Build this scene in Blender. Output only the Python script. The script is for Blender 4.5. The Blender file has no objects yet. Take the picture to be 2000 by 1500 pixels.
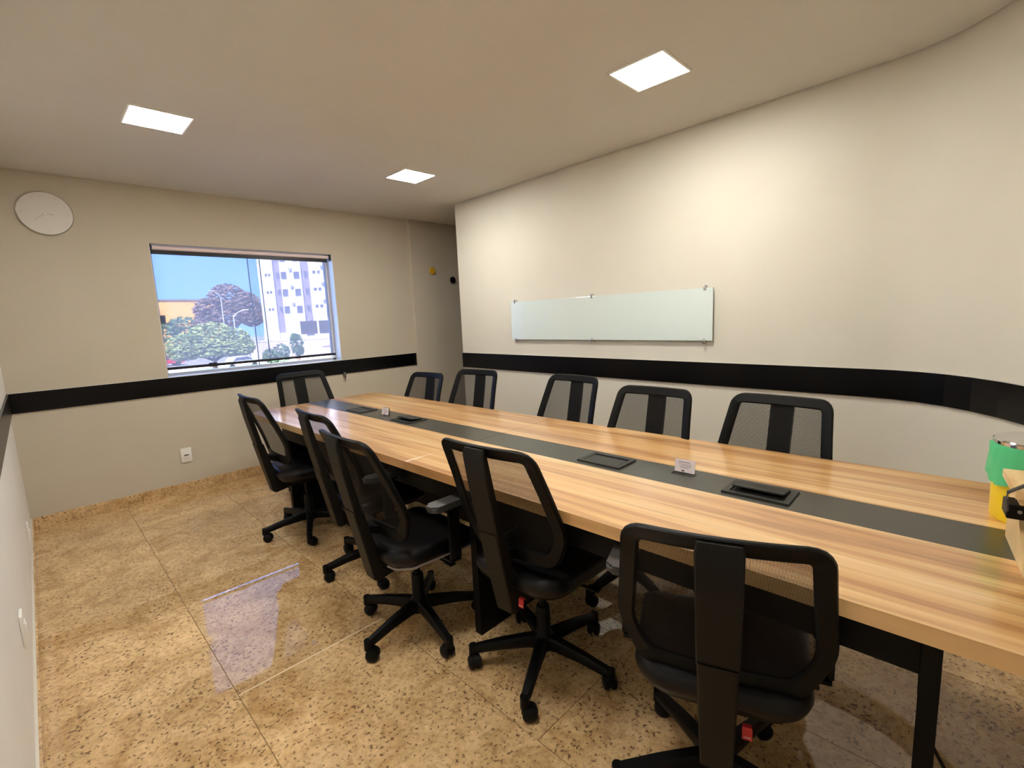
import bpy, bmesh, math, random
from mathutils import Vector, Matrix
random.seed(7)
PI = math.pi
sc = bpy.context.scene
COL = sc.collection

# ------------------------------------------------------------------ camera, sky, sun, exposure
F_PX, YAW, PITCH, ROLL, CAM_H = 929.92, 0.7874, 0.142, -0.0443, 1.379
fw = Vector((math.sin(YAW)*math.cos(PITCH), math.cos(YAW)*math.cos(PITCH), -math.sin(PITCH)))
rt = Vector((math.cos(YAW), -math.sin(YAW), 0))
up = rt.cross(fw)
r2 = rt*math.cos(ROLL) + up*math.sin(ROLL)
u2 = up*math.cos(ROLL) - rt*math.sin(ROLL)
cam_data = bpy.data.cameras.new('camera')
cam_data.sensor_width = 36.0
cam_data.lens = F_PX/2000*36.0
cam_data.clip_start = 0.02
cam_data.clip_end = 600
cam = bpy.data.objects.new('camera', cam_data)
COL.objects.link(cam)
M = Matrix((r2, u2, -fw)).transposed().to_4x4()
M.translation = Vector((0, 0, CAM_H))
cam.matrix_world = M
sc.camera = cam

world = bpy.data.worlds.new('sky')
sc.world = world
world.use_nodes = True
wn = world.node_tree.nodes
wl = world.node_tree.links
for n in list(wn): wn.remove(n)
w_out = wn.new('ShaderNodeOutputWorld')
w_bg = wn.new('ShaderNodeBackground')
w_co = wn.new('ShaderNodeTexCoord')
w_sep = wn.new('ShaderNodeSeparateXYZ')
w_rmp = wn.new('ShaderNodeValToRGB')
w_rmp.color_ramp.elements[0].position = 0.0
w_rmp.color_ramp.elements[0].color = (0.24, 0.47, 1.0, 1)
w_e = w_rmp.color_ramp.elements.new(0.10)
w_e.color = (0.13, 0.36, 0.96, 1)
w_rmp.color_ramp.elements[1].position = 0.45
w_rmp.color_ramp.elements[1].color = (0.09, 0.27, 0.76, 1)
wl.new(w_co.outputs['Generated'], w_sep.inputs[0])
wl.new(w_sep.outputs['Z'], w_rmp.inputs[0])
wl.new(w_rmp.outputs[0], w_bg.inputs[0])
w_bg.inputs[1].default_value = 8.0
wl.new(w_bg.outputs[0], w_out.inputs[0])

sun_d = bpy.data.lights.new('sun', 'SUN')
sun_d.energy = 34.0
sun_d.angle = 0.01
sun_d.color = (1.0, 0.95, 0.88)
sun = bpy.data.objects.new('sun', sun_d)
COL.objects.link(sun)
sun.rotation_euler = Vector((0.55, 0.6, -0.75)).to_track_quat('-Z', 'Y').to_euler()

LAMP_STRENGTH = 98.0
LAMP_COLOR = (1.0, 0.96, 0.885)

vs = sc.view_settings
vs.view_transform = 'Standard'
vs.look = 'None'
vs.exposure = 0.0
vs.gamma = 1.0
vs.use_curve_mapping = False

# ------------------------------------------------------------------ materials
def lin(c):
    return tuple((v/255/12.92 if v/255 <= 0.04045 else ((v/255+0.055)/1.055)**2.4) for v in c)

def mat(name, rgb, rough=0.5, metal=0.0, spec=0.5, trans=0.0, coat=0.0):
    m = bpy.data.materials.new(name)
    m.use_nodes = True
    b = m.node_tree.nodes['Principled BSDF']
    b.inputs['Base Color'].default_value = (*lin(rgb), 1)
    b.inputs['Roughness'].default_value = rough
    b.inputs['Metallic'].default_value = metal
    b.inputs['Specular IOR Level'].default_value = spec
    b.inputs['Transmission Weight'].default_value = trans
    b.inputs['Coat Weight'].default_value = coat
    return m

def nodes(m):
    return m.node_tree.nodes, m.node_tree.links, m.node_tree.nodes['Principled BSDF']

def ramp(n, stops):
    r = n.new('ShaderNodeValToRGB')
    e = r.color_ramp.elements
    while len(e) < len(stops): e.new(0.5)
    for el, (p, c) in zip(e, stops):
        el.position = p
        el.color = (*c, 1)
    return r

def add_bump(m, scale, strength, dist=0.002, coords='Object'):
    n, l, b = nodes(m)
    t = n.new('ShaderNodeTexCoord')
    z = n.new('ShaderNodeTexNoise')
    z.inputs['Scale'].default_value = scale
    z.inputs['Detail'].default_value = 3
    u = n.new('ShaderNodeBump')
    u.inputs['Strength'].default_value = strength
    u.inputs['Distance'].default_value = dist
    l.new(t.outputs[coords], z.inputs['Vector'])
    l.new(z.outputs['Fac'], u.inputs['Height'])
    l.new(u.outputs[0], b.inputs['Normal'])

def mottled(m, rgb_a, rgb_b, scale, detail=3):
    n, l, b = nodes(m)
    t = n.new('ShaderNodeTexCoord')
    z = n.new('ShaderNodeTexNoise')
    z.inputs['Scale'].default_value = scale
    z.inputs['Detail'].default_value = detail
    r = ramp(n, [(0.35, lin(rgb_a)), (0.65, lin(rgb_b))])
    l.new(t.outputs['Object'], z.inputs['Vector'])
    l.new(z.outputs['Fac'], r.inputs[0])
    l.new(r.outputs[0], b.inputs['Base Color'])

M_WALL = mat('wall_paint', (216, 211, 198), 0.55, spec=0.3)
mottled(M_WALL, (215, 210, 197), (217, 213, 200), 3)
add_bump(M_WALL, 180, 0.06, 0.001)
M_WALL_W = mat('darker_wall_tone', (199, 190, 173), 0.55, spec=0.3)  # darker base tone for the window wall and the recess far wall
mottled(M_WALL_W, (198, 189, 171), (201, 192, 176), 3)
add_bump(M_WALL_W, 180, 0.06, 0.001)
M_WALL_L = mat('white_wall_paint', (237, 235, 231), 0.55, spec=0.3)
mottled(M_WALL_L, (236, 234, 230), (238, 237, 233), 3)
M_CEIL = mat('ceiling_paint', (207, 204, 197), 0.7, spec=0.2)
mottled(M_CEIL, (206, 203, 195), (208, 206, 199), 2)
M_BLACK_BAND = mat('black_rail_lacquer', (6, 6, 7), 0.3, spec=0.25)
add_bump(M_BLACK_BAND, 60, 0.03, 0.001)
M_CAULK = mat('pale_caulk', (216, 210, 198), 0.6)
M_WHITE = mat('white_plastic', (238, 236, 230), 0.35)
M_WHITE_FRAME = mat('white_lacquered_aluminium', (235, 236, 240), 0.3)
M_BLACK = mat('black_plastic', (10, 10, 10), 0.45, spec=0.16)
add_bump(M_BLACK, 400, 0.12, 0.0006)
M_SPINE = mat('charcoal_textured_plastic', (23, 21, 18), 0.5, spec=0.2)
add_bump(M_SPINE, 500, 0.15, 0.0006)
M_LEATHER = mat('black_leatherette', (10, 9, 11), 0.36, spec=0.28)
add_bump(M_LEATHER, 260, 0.15, 0.0008)
M_PAD = mat('grey_black_armrest_plastic', (58, 58, 58), 0.35)
M_CASTER = mat('black_nylon', (9, 9, 9), 0.5, spec=0.18)
M_CHROME = mat('chrome', (215, 215, 215), 0.08, 1.0)
M_STEEL = mat('brushed_steel', (150, 148, 145), 0.3, 1.0)
M_RED = mat('red_tag', (190, 40, 45), 0.5)
M_TAGPRINT = mat('white_tag_print', (225, 215, 215), 0.5)
M_FRAY = mat('frayed_lining', (150, 140, 135), 0.8)
M_STRIP = mat('graphite_laminate', (60, 59, 52), 0.28, spec=0.7)
add_bump(M_STRIP, 300, 0.03, 0.0005)
M_BOX = mat('black_power_box_plastic', (38, 39, 36), 0.4)
M_SLOT = mat('dark_slot', (6, 6, 6), 0.8)
M_TBLACK = mat('black_table_metal', (8, 7, 7), 0.5, spec=0.15)
M_CARD = mat('white_card', (240, 228, 232), 0.5)
M_INK = mat('grey_ink', (150, 140, 145), 0.7)
M_INKDARK = mat('dark_ink', (80, 70, 75), 0.7)
M_YELLOW = mat('yellow_plastic', (255, 226, 24), 0.3)
M_YHOOK = mat('mustard_plastic', (205, 165, 20), 0.4)
M_GREEN = mat('green_bag_film', (85, 200, 135), 0.35)
M_PINE = mat('pale_pine', (232, 205, 150), 0.5)
M_GREYWIRE = mat('grey_painted_wire', (84, 82, 80), 0.4)
M_BOARD = mat('white_backed_glass', (216, 229, 226), 0.06, spec=0.5, coat=1.0)
M_BOARDEDGE = mat('green_glass_edge', (200, 225, 215), 0.1)
M_CLOCKFACE = mat('pearl_clock_face', (226, 222, 215), 0.4)
M_HAND = mat('pale_grey_hand', (196, 192, 186), 0.5)
M_SILVER = mat('satin_silver', (190, 188, 182), 0.25, 0.9)
M_ROLLER = mat('pale_roller_fabric', (250, 232, 232), 0.35)
n_, l_, b_ = nodes(M_ROLLER)
t_ = n_.new('ShaderNodeBsdfTranslucent'); t_.inputs[0].default_value = (1, 0.88, 0.88, 1)
x_ = n_.new('ShaderNodeMixShader'); x_.inputs[0].default_value = 0.15
l_.new(b_.outputs[0], x_.inputs[1]); l_.new(t_.outputs[0], x_.inputs[2]); l_.new(x_.outputs[0], n_['Material Output'].inputs[0])
M_ROLLEREDGE = mat('dark_blind_metal', (20, 19, 28), 0.35)
M_GROUT = mat('brown_grout', (150, 124, 88), 0.8)
M_FILLER = mat('pale_joint_filler', (232, 214, 178), 0.4)

def granite(name, base_a, base_b, dark, rough):
    m = mat(name, base_a, rough, spec=0.5)
    n, l, b = nodes(m)
    b.inputs['IOR'].default_value = 1.75
    t = n.new('ShaderNodeTexCoord')
    oi = n.new('ShaderNodeObjectInfo')
    off = n.new('ShaderNodeVectorMath'); off.operation = 'MULTIPLY_ADD'
    l.new(oi.outputs['Random'], off.inputs[0])
    off.inputs[1].default_value = (9, 13, 5)
    l.new(t.outputs['Object'], off.inputs[2])
    n1 = n.new('ShaderNodeTexNoise'); n1.inputs['Scale'].default_value = 5.5; n1.inputs['Detail'].default_value = 7
    n1.inputs['Roughness'].default_value = 0.7; n1.inputs['Distortion'].default_value = 0.8
    r1 = ramp(n, [(0.34, lin(base_b)), (0.5, lin(base_a)), (0.68, lin(tuple(min(255, c+20) for c in base_a)))])
    l.new(off.outputs[0], n1.inputs['Vector']); l.new(n1.outputs['Fac'], r1.inputs[0])
    # medium clouding
    n2 = n.new('ShaderNodeTexNoise'); n2.inputs['Scale'].default_value = 48; n2.inputs['Detail'].default_value = 3; n2.inputs['Roughness'].default_value = 0.65
    r2_ = ramp(n, [(0.36, (0.78, 0.74, 0.68)), (0.5, (1, 1, 1)), (0.7, (1.1, 1.1, 1.09))])
    l.new(off.outputs[0], n2.inputs['Vector']); l.new(n2.outputs['Fac'], r2_.inputs[0])
    mx = n.new('ShaderNodeMix'); mx.data_type = 'RGBA'; mx.blend_type = 'MULTIPLY'
    mx.inputs['Factor'].default_value = 1.0
    l.new(r1.outputs[0], mx.inputs['A']); l.new(r2_.outputs[0], mx.inputs['B'])
    # dark crystals
    n3 = n.new('ShaderNodeTexNoise'); n3.inputs['Scale'].default_value = 76; n3.inputs['Detail'].default_value = 2; n3.inputs['Distortion'].default_value = 0.15
    n4 = n.new('ShaderNodeTexNoise'); n4.inputs['Scale'].default_value = 7; n4.inputs['Detail'].default_value = 2
    ad = n.new('ShaderNodeMath'); ad.operation = 'MULTIPLY_ADD'; ad.inputs[1].default_value = 0.18
    l.new(off.outputs[0], n3.inputs['Vector']); l.new(off.outputs[0], n4.inputs['Vector'])
    l.new(n4.outputs['Fac'], ad.inputs[0]); l.new(n3.outputs['Fac'], ad.inputs[2])
    r3 = ramp(n, [(0.68, (0, 0, 0)), (0.765, (0.85, 0.85, 0.85))])
    l.new(ad.outputs[0], r3.inputs[0])
    mx2 = n.new('ShaderNodeMix'); mx2.data_type = 'RGBA'
    l.new(r3.outputs[0], mx2.inputs['Factor']); l.new(mx.outputs['Result'], mx2.inputs['A'])
    mx2.inputs['B'].default_value = (*lin(dark), 1)
    # slab tone
    hs = n.new('ShaderNodeHueSaturation')
    mr = n.new('ShaderNodeMapRange'); mr.inputs['To Min'].default_value = 0.93; mr.inputs['To Max'].default_value = 1.06
    l.new(oi.outputs['Random'], mr.inputs['Value']); l.new(mr.outputs[0], hs.inputs['Value'])
    l.new(mx2.outputs['Result'], hs.inputs['Color'])
    l.new(hs.outputs[0], b.inputs['Base Color'])
    return m
M_GRANITE = granite('polished_beige_granite', (214, 180, 132), (188, 150, 100), (104, 76, 52), 0.016)

def wood(name):
    m = mat(name, (210, 160, 105), 0.33, spec=0.4, coat=1.0)
    m.node_tree.nodes['Principled BSDF'].inputs['Coat Roughness'].default_value = 0.16
    m.node_tree.nodes['Principled BSDF'].inputs['Coat IOR'].default_value = 1.75
    n, l, b = nodes(m)
    t = n.new('ShaderNodeTexCoord')
    mp = n.new('ShaderNodeMapping'); mp.inputs['Scale'].default_value = (13, 0.8, 3)
    z = n.new('ShaderNodeTexNoise'); z.inputs['Scale'].default_value = 1.0; z.inputs['Detail'].default_value = 5; z.inputs['Roughness'].default_value = 0.55; z.inputs['Distortion'].default_value = 0.5
    r = ramp(n, [(0.30, lin((170, 118, 66))), (0.42, lin((202, 149, 91))), (0.54, lin((225, 178, 119))), (0.72, lin((240, 204, 150)))])
    mp2 = n.new('ShaderNodeMapping'); mp2.inputs['Scale'].default_value = (48, 1.3, 10)
    z2 = n.new('ShaderNodeTexNoise'); z2.inputs['Scale'].default_value = 1.0; z2.inputs['Detail'].default_value = 3
    rr = ramp(n, [(0.32, (0.72, 0.68, 0.60)), (0.47, (0.96, 0.95, 0.93)), (0.65, (1.04, 1.04, 1.03))])
    mx = n.new('ShaderNodeMix'); mx.data_type = 'RGBA'; mx.blend_type = 'MULTIPLY'; mx.inputs['Factor'].default_value = 1
    l.new(t.outputs['Object'], mp.inputs['Vector']); l.new(mp.outputs[0], z.inputs['Vector']); l.new(z.outputs['Fac'], r.inputs[0])
    l.new(t.outputs['Object'], mp2.inputs['Vector']); l.new(mp2.outputs[0], z2.inputs['Vector']); l.new(z2.outputs['Fac'], rr.inputs[0])
    l.new(r.outputs[0], mx.inputs['A']); l.new(rr.outputs[0], mx.inputs['B'])
    l.new(mx.outputs['Result'], b.inputs['Base Color'])
    return m
M_WOOD = wood('striped_walnut_laminate')

def pine(m):
    n, l, b = nodes(m)
    t = n.new('ShaderNodeTexCoord')
    mp = n.new('ShaderNodeMapping'); mp.inputs['Scale'].default_value = (6, 30, 6)
    z = n.new('ShaderNodeTexNoise'); z.inputs['Scale'].default_value = 1.0; z.inputs['Detail'].default_value = 4
    r = ramp(n, [(0.3, lin((214, 176, 118))), (0.6, lin((238, 212, 160)))])
    l.new(t.outputs['Object'], mp.inputs['Vector']); l.new(mp.outputs[0], z.inputs['Vector'])
    l.new(z.outputs['Fac'], r.inputs[0]); l.new(r.outputs[0], b.inputs['Base Color'])
pine(M_PINE)

def mesh_fabric():
    m = bpy.data.materials.new('black_net_fabric'); m.use_nodes = True
    n, l, b = nodes(m)
    b.inputs['Base Color'].default_value = (*lin((17, 16, 15)), 1)
    b.inputs['Roughness'].default_value = 0.7
    b.inputs['Specular IOR Level'].default_value = 0.2
    tc = n.new('ShaderNodeTexCoord')
    sp = n.new('ShaderNodeSeparateXYZ')
    l.new(tc.outputs['UV'], sp.inputs[0])
    k = 2*PI/0.0050
    def cosn(sock, kk):
        a = n.new('ShaderNodeMath'); a.operation = 'MULTIPLY'; a.inputs[1].default_value = kk; l.new(sock, a.inputs[0])
        c = n.new('ShaderNodeMath'); c.operation = 'COSINE'; l.new(a.outputs[0], c.inputs[0]); return c
    a = cosn(sp.outputs['X'], k*1.0); c = cosn(sp.outputs['Y'], k)
    mu = n.new('ShaderNodeMath'); mu.operation = 'MULTIPLY'
    l.new(a.outputs[0], mu.inputs[0]); l.new(c.outputs[0], mu.inputs[1])
    ab = n.new('ShaderNodeMath'); ab.operation = 'ABSOLUTE'; l.new(mu.outputs[0], ab.inputs[0])
    gt = n.new('ShaderNodeMath'); gt.operation = 'GREATER_THAN'; gt.inputs[1].default_value = 0.5
    l.new(mu.outputs[0], gt.inputs[0])
    gt2 = n.new('ShaderNodeMath'); gt2.operation = 'LESS_THAN'; gt2.inputs[1].default_value = -0.5
    l.new(mu.outputs[0], gt2.inputs[0])
    su = n.new('ShaderNodeMath'); su.operation = 'ADD'
    l.new(gt.outputs[0], su.inputs[0]); l.new(gt2.outputs[0], su.inputs[1])
    inv = n.new('ShaderNodeMath'); inv.operation = 'SUBTRACT'; inv.inputs[0].default_value = 1.0
    l.new(su.outputs[0], inv.inputs[1])
    l.new(inv.outputs[0], b.inputs['Alpha'])
    return m
M_NET = mesh_fabric()

def screen_fabric():
    m = bpy.data.materials.new('white_screen_fabric'); m.use_nodes = True
    n, l = m.node_tree.nodes, m.node_tree.links
    n.remove(n['Principled BSDF'])
    out = n['Material Output']
    tr = n.new('ShaderNodeBsdfTransparent'); tr.inputs[0].default_value = (0.27, 0.27, 0.285, 1)
    tl = n.new('ShaderNodeBsdfTranslucent'); tl.inputs[0].default_value = (0.56, 0.54, 0.58, 1)
    df = n.new('ShaderNodeBsdfDiffuse'); df.inputs[0].default_value = (0.5, 0.48, 0.5, 1)
    m1 = n.new('ShaderNodeMixShader'); m1.inputs[0].default_value = 0.35
    m2 = n.new('ShaderNodeMixShader'); m2.inputs[0].default_value = 0.64
    l.new(tl.outputs[0], m1.inputs[1]); l.new(df.outputs[0], m1.inputs[2])
    l.new(m1.outputs[0], m2.inputs[1]); l.new(tr.outputs[0], m2.inputs[2])
    l.new(m2.outputs[0], out.inputs[0])
    return m
M_SCREEN = screen_fabric()

def pane_glass(name, tint, refl=0.5):
    m = bpy.data.materials.new(name); m.use_nodes = True
    n, l = m.node_tree.nodes, m.node_tree.links
    n.remove(n['Principled BSDF'])
    out = n['Material Output']
    tr = n.new('ShaderNodeBsdfTransparent'); tr.inputs[0].default_value = (*tint, 1)
    gl = n.new('ShaderNodeBsdfGlossy'); gl.inputs['Roughness'].default_value = 0.02
    fr = n.new('ShaderNodeFresnel'); fr.inputs[0].default_value = 1.45
    mx = n.new('ShaderNodeMixShader')
    l.new(fr.outputs[0], mx.inputs[0]); l.new(tr.outputs[0], mx.inputs[1]); l.new(gl.outputs[0], mx.inputs[2])
    l.new(mx.outputs[0], out.inputs[0])
    return m
M_GLASS = pane_glass('window_glass', (0.95, 0.97, 0.98))
M_ACRYL = pane_glass('clear_acrylic', (0.96, 0.97, 0.96))

def emitter(name, col, s):
    m = bpy.data.materials.new(name); m.use_nodes = True
    n, l = m.node_tree.nodes, m.node_tree.links
    n.remove(n['Principled BSDF'])
    e = n.new('ShaderNodeEmission'); e.inputs[0].default_value = (*col, 1); e.inputs[1].default_value = s
    l.new(e.outputs[0], n['Material Output'].inputs[0])
    return m
M_LAMP = emitter('led_diffuser', LAMP_COLOR, LAMP_STRENGTH)
M_LAMP_DIM = emitter('led_diffuser_dimmer', LAMP_COLOR, LAMP_STRENGTH*0.62)

# ------------------------------------------------------------------ helpers
def obj(name, bm, m, parent=None, smooth=False, loc=None):
    me = bpy.data.meshes.new(name)
    bmesh.ops.recalc_face_normals(bm, faces=bm.faces)
    if smooth:
        for f in bm.faces: f.smooth = True
    bm.to_mesh(me); bm.free()
    if smooth:
        try: me.set_sharp_from_angle(angle=math.radians(38))
        except Exception: pass
    me.materials.append(m)
    o = bpy.data.objects.new(name, me)
    COL.objects.link(o)
    if parent: o.parent = parent
    if loc: o.location = loc
    return o

def tag(o, label, cat, group=None, kind=None):
    o['label'] = label; o['category'] = cat
    if group: o['group'] = group
    if kind: o['kind'] = kind
    return o

def thing(name, label, cat, loc=(0, 0, 0), rz=0.0, group=None):
    o = bpy.data.objects.new(name, None)
    o.empty_display_size = 0.05
    COL.objects.link(o)
    o.location = loc; o.rotation_euler = (0, 0, rz)
    return tag(o, label, cat, group)

def struct(name, bm, m, parent=None, smooth=False):
    o = obj(name, bm, m, parent, smooth)
    if parent is None: o['kind'] = 'structure'
    return o

def box(bm, c, s, bev=0.0, rot=None, seg=2):
    r = bmesh.ops.create_cube(bm, size=1.0)
    v = r['verts']
    bmesh.ops.scale(bm, vec=s, verts=v)
    if bev > 0:
        es = list({e for x in v for e in x.link_edges})
        g = bmesh.ops.bevel(bm, geom=es, offset=bev, segments=seg, profile=0.5, affect='EDGES')
        v = list({x for f in g['faces'] for x in f.verts} | {x for x in v if x.is_valid})
    if rot is not None: bmesh.ops.rotate(bm, cent=(0, 0, 0), matrix=rot, verts=v)
    bmesh.ops.translate(bm, vec=c, verts=v)
    return v

def bx(bm, x0, x1, y0, y1, z0, z1, bev=0.0):
    return box(bm, ((x0+x1)/2, (y0+y1)/2, (z0+z1)/2), (abs(x1-x0), abs(y1-y0), abs(z1-z0)), bev)

def cyl(bm, p0, p1, ra, rb=None, seg=20, caps=True):
    rb = ra if rb is None else rb
    p0, p1 = Vector(p0), Vector(p1)
    d = p1-p0
    r = bmesh.ops.create_cone(bm, cap_ends=caps, segments=seg, radius1=ra, radius2=rb, depth=d.length)
    bmesh.ops.rotate(bm, cent=(0, 0, 0), matrix=d.to_track_quat('Z', 'Y').to_matrix(), verts=r['verts'])
    bmesh.ops.translate(bm, vec=(p0+p1)/2, verts=r['verts'])
    return r['verts']

def lathe(bm, prof, seg=32, axis_o=(0, 0, 0), mtx=None):
    rings = []
    for (r, z) in prof:
        if r < 1e-6: rings.append([bm.verts.new((0, 0, z))])
        else: rings.append([bm.verts.new((r*math.cos(2*PI*i/seg), r*math.sin(2*PI*i/seg), z)) for i in range(seg)])
    for a, b in zip(rings, rings[1:]):
        for i in range(seg):
            j = (i+1) % seg
            if len(a) == 1 and len(b) == 1: continue
            if len(a) == 1: bm.faces.new((a[0], b[i], b[j]))
            elif len(b) == 1: bm.faces.new((a[i], a[j], b[0]))
            else: bm.faces.new((a[i], a[j], b[j], b[i]))
    vs_ = [v for r in rings for v in r]
    if mtx is not None: bmesh.ops.transform(bm, matrix=mtx, verts=vs_)
    bmesh.ops.translate(bm, vec=axis_o, verts=vs_)
    return vs_

def prism(bm, pts, z0, z1):
    a = [bm.verts.new((x, y, z0)) for x, y in pts]
    b = [bm.verts.new((x, y, z1)) for x, y in pts]
    n = len(pts)
    bm.faces.new(a[::-1]); bm.faces.new(b)
    for i in range(n):
        bm.faces.new((a[i], a[(i+1) % n], b[(i+1) % n], b[i]))
    return a+b

def tube(bm, pts, r, seg=8, closed=False):
    P = [Vector(p) for p in pts]
    n = len(P)
    rings = []
    for i in range(n):
        if closed: t = P[(i+1) % n]-P[i-1]
        else: t = P[min(i+1, n-1)]-P[max(i-1, 0)]
        q = t.to_track_quat('Z', 'Y')
        rr = r[i] if isinstance(r, (list, tuple)) else r
        rings.append([bm.verts.new(P[i]+q @ Vector((rr*math.cos(2*PI*k/seg), rr*math.sin(2*PI*k/seg), 0))) for k in range(seg)])
    pairs = list(zip(rings, rings[1:]))+([(rings[-1], rings[0])] if closed else [])
    for a, b in pairs:
        for k in range(seg):
            bm.faces.new((a[k], a[(k+1) % seg], b[(k+1) % seg], b[k]))
    if not closed:
        bm.faces.new(rings[0][::-1]); bm.faces.new(rings[-1])

def wall_strip(bm, pts, z0, z1, th):
    """band of thickness th standing on the polyline pts, thickness on the side of the left normal times th"""
    P = [Vector((x, y)) for x, y in pts]
    N = []
    for i in range(len(P)):
        t = (P[min(i+1, len(P)-1)]-P[max(i-1, 0)]).normalized()
        N.append(Vector((-t.y, t.x)))
    rows = []
    for p, n in zip(P, N):
        q = p+n*th
        rows.append([bm.verts.new((p.x, p.y, z0)), bm.verts.new((p.x, p.y, z1)), bm.verts.new((q.x, q.y, z1)), bm.verts.new((q.x, q.y, z0))])
    for a, b in zip(rows, rows[1:]):
        for k in range(4):
            bm.faces.new((a[k], a[(k+1) % 4], b[(k+1) % 4], b[k]))
    bm.faces.new(rows[0]); bm.faces.new(rows[-1][::-1])

def fillet(pts, rads, seg=6):
    out = []
    n = len(pts)
    for i in range(n):
        p = Vector(pts[i]); a = Vector(pts[i-1]); b = Vector(pts[(i+1) % n]); r = rads[i]
        if r <= 0: out.append(tuple(p)); continue
        u = (a-p).normalized(); v = (b-p).normalized()
        ang = u.angle(v); d = r/math.tan(ang/2)
        c = p+(u+v).normalized()*(r/math.sin(ang/2))
        s = p+u*d-c; e = p+v*d-c
        tot = math.atan2(s.x*e.y-s.y*e.x, s.dot(e))
        for k in range(seg+1):
            t = tot*k/seg
            out.append((c.x+s.x*math.cos(t)-s.y*math.sin(t), c.y+s.x*math.sin(t)+s.y*math.cos(t)))
    return out

# ------------------------------------------------------------------ room shell
H, D, LX = 2.514, 4.791, -0.152
def wall_r_x(y): return 3.1606+0.0272*(y-2.5)
curve = [(3.104-1.194+1.194*math.cos(a), 0.42+0.75*math.sin(a)) for a in [-(PI/2)*k/22 for k in range(23)]]
right_line = [(wall_r_x(3.89), 3.89), (wall_r_x(2.2), 2.2), (wall_r_x(0.9), 0.9)]+curve
BACK_Y = curve[-1][1]
PIL_X, PIL_Y = 3.215, 4.752       # pilaster at the end of the window wall

bm = bmesh.new(); bx(bm, -0.6, 4.8, -0.8, 5.1, -0.12, -0.004)
floor = struct('floor', bm, M_GROUT)
xs = [LX, 0.385, 1.0, 1.615, 2.23, 2.845, 3.46, 4.075, 4.7]
offs = [2.98, 1.92, 0.95, 1.5, 0.8, 1.7, 1.1, 0.9]
for i in range(len(xs)-1):
    ys = [BACK_Y]
    y = offs[i]-2.25*2
    while y < D:
        if y > BACK_Y+0.1: ys.append(y)
        y += 2.25 if i != 1 else 2.25
    ys.append(D)
    for a, b in zip(ys, ys[1:]):
        bm = bmesh.new(); bx(bm, xs[i]+0.0012, xs[i+1]-0.0012, a+0.0012, b-0.0012, -0.02, 0.0, 0.0008)
        obj('floor_slab', bm, M_GRANITE, floor)

bm = bmesh.new(); bx(bm, 0.3862, 0.9988, 1.9165, 1.9235, -0.004, 0.0004)
obj('joint_filler', bm, M_FILLER, floor)

# wall with the window (opening in it)
WX0, WX1, WZ0, WZ1 = 0.778, 2.292, 0.995, 2.079
bm = bmesh.new()
wt = D+0.20
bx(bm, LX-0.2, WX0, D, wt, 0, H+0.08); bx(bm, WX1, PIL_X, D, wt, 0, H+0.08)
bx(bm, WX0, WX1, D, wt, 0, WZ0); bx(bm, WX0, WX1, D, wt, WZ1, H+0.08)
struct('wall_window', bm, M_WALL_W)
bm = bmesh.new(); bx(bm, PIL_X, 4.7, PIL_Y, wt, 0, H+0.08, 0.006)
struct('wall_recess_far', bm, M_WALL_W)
bm = bmesh.new(); bx(bm, LX-0.2, LX, BACK_Y-0.1, D, 0, H+0.08)
struct('wall_left', bm, M_WALL_L)
bm = bmesh.new(); wall_strip(bm, right_line, 0, H+0.08, 0.10)
struct('wall_right', bm, M_WALL, smooth=True)
bm = bmesh.new(); bx(bm, LX-0.2, curve[-1][0], BACK_Y-0.1, BACK_Y, 0, H+0.08)
struct('wall_back', bm, M_WALL)
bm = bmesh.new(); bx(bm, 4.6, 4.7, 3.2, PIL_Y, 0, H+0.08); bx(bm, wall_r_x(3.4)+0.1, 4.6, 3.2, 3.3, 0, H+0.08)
struct('wall_recess_side', bm, mat('recess_shade_tone', (112, 104, 98), 0.6))  # unseen side walls coloured dark to cut bounce and deepen the recess shade

# ceiling with a thin shadow gap along the walls, closed above
G = 0.013
cp = [(LX+G, D-G), (PIL_X, D-G), (PIL_X, PIL_Y-G), (4.6, PIL_Y-G), (4.6, 3.3), (wall_r_x(3.4)+0.1+G, 3.3), (wall_r_x(3.89)+0.1+G, 3.89+G)]
cp += [(wall_r_x(3.89)-G, 3.89+G)]+[(x-G, y) for x, y in right_line[1:3]]
for k, (x, y) in enumerate(curve):
    a = -(PI/2)*k/22
    cp.append((x-G*math.cos(a), y-G*math.sin(a)))
cp += [(LX+G, BACK_Y+G)]
bm = bmesh.new(); prism(bm, cp, H, H+0.03)
ceiling = struct('ceiling', bm, M_CEIL)
bm = bmesh.new(); bx(bm, LX-0.2, 4.75, BACK_Y-0.12, wt, H+0.08, H+0.16)
obj('upper_slab', bm, M_SLOT, ceiling)

# black rail around the room
bm = bmesh.new(); bx(bm, LX+0.012, PIL_X-0.001, D-0.012, D, 0.853, 0.9945, 0.0015)
t1 = struct('trim_1', bm, M_BLACK_BAND)
bm = bmesh.new(); bx(bm, LX+0.012, WX0, D-0.006, D, 0.9945, 0.998); bx(bm, WX1, PIL_X-0.001, D-0.006, D, 0.9945, 0.998); bx(bm, LX+0.012, PIL_X-0.001, D-0.006, D, 0.849, 0.853)
obj('caulk_line', bm, M_CAULK, t1)
bm = bmesh.new(); bx(bm, LX, LX+0.012, BACK_Y, D, 0.853, 0.9945, 0.0015)
struct('trim_2', bm, M_BLACK_BAND)
inner = []
bm = bmesh.new()
rl = [right_line[0], right_line[1], right_line[2]]+curve[::2]
wall_strip(bm, rl, 0.869, 1.019, -0.012)
t3 = struct('trim_3', bm, M_BLACK_BAND)
bm = bmesh.new(); wall_strip(bm, rl, 1.019, 1.0225, -0.006); wall_strip(bm, rl, 0.865, 0.869, -0.005)
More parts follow.
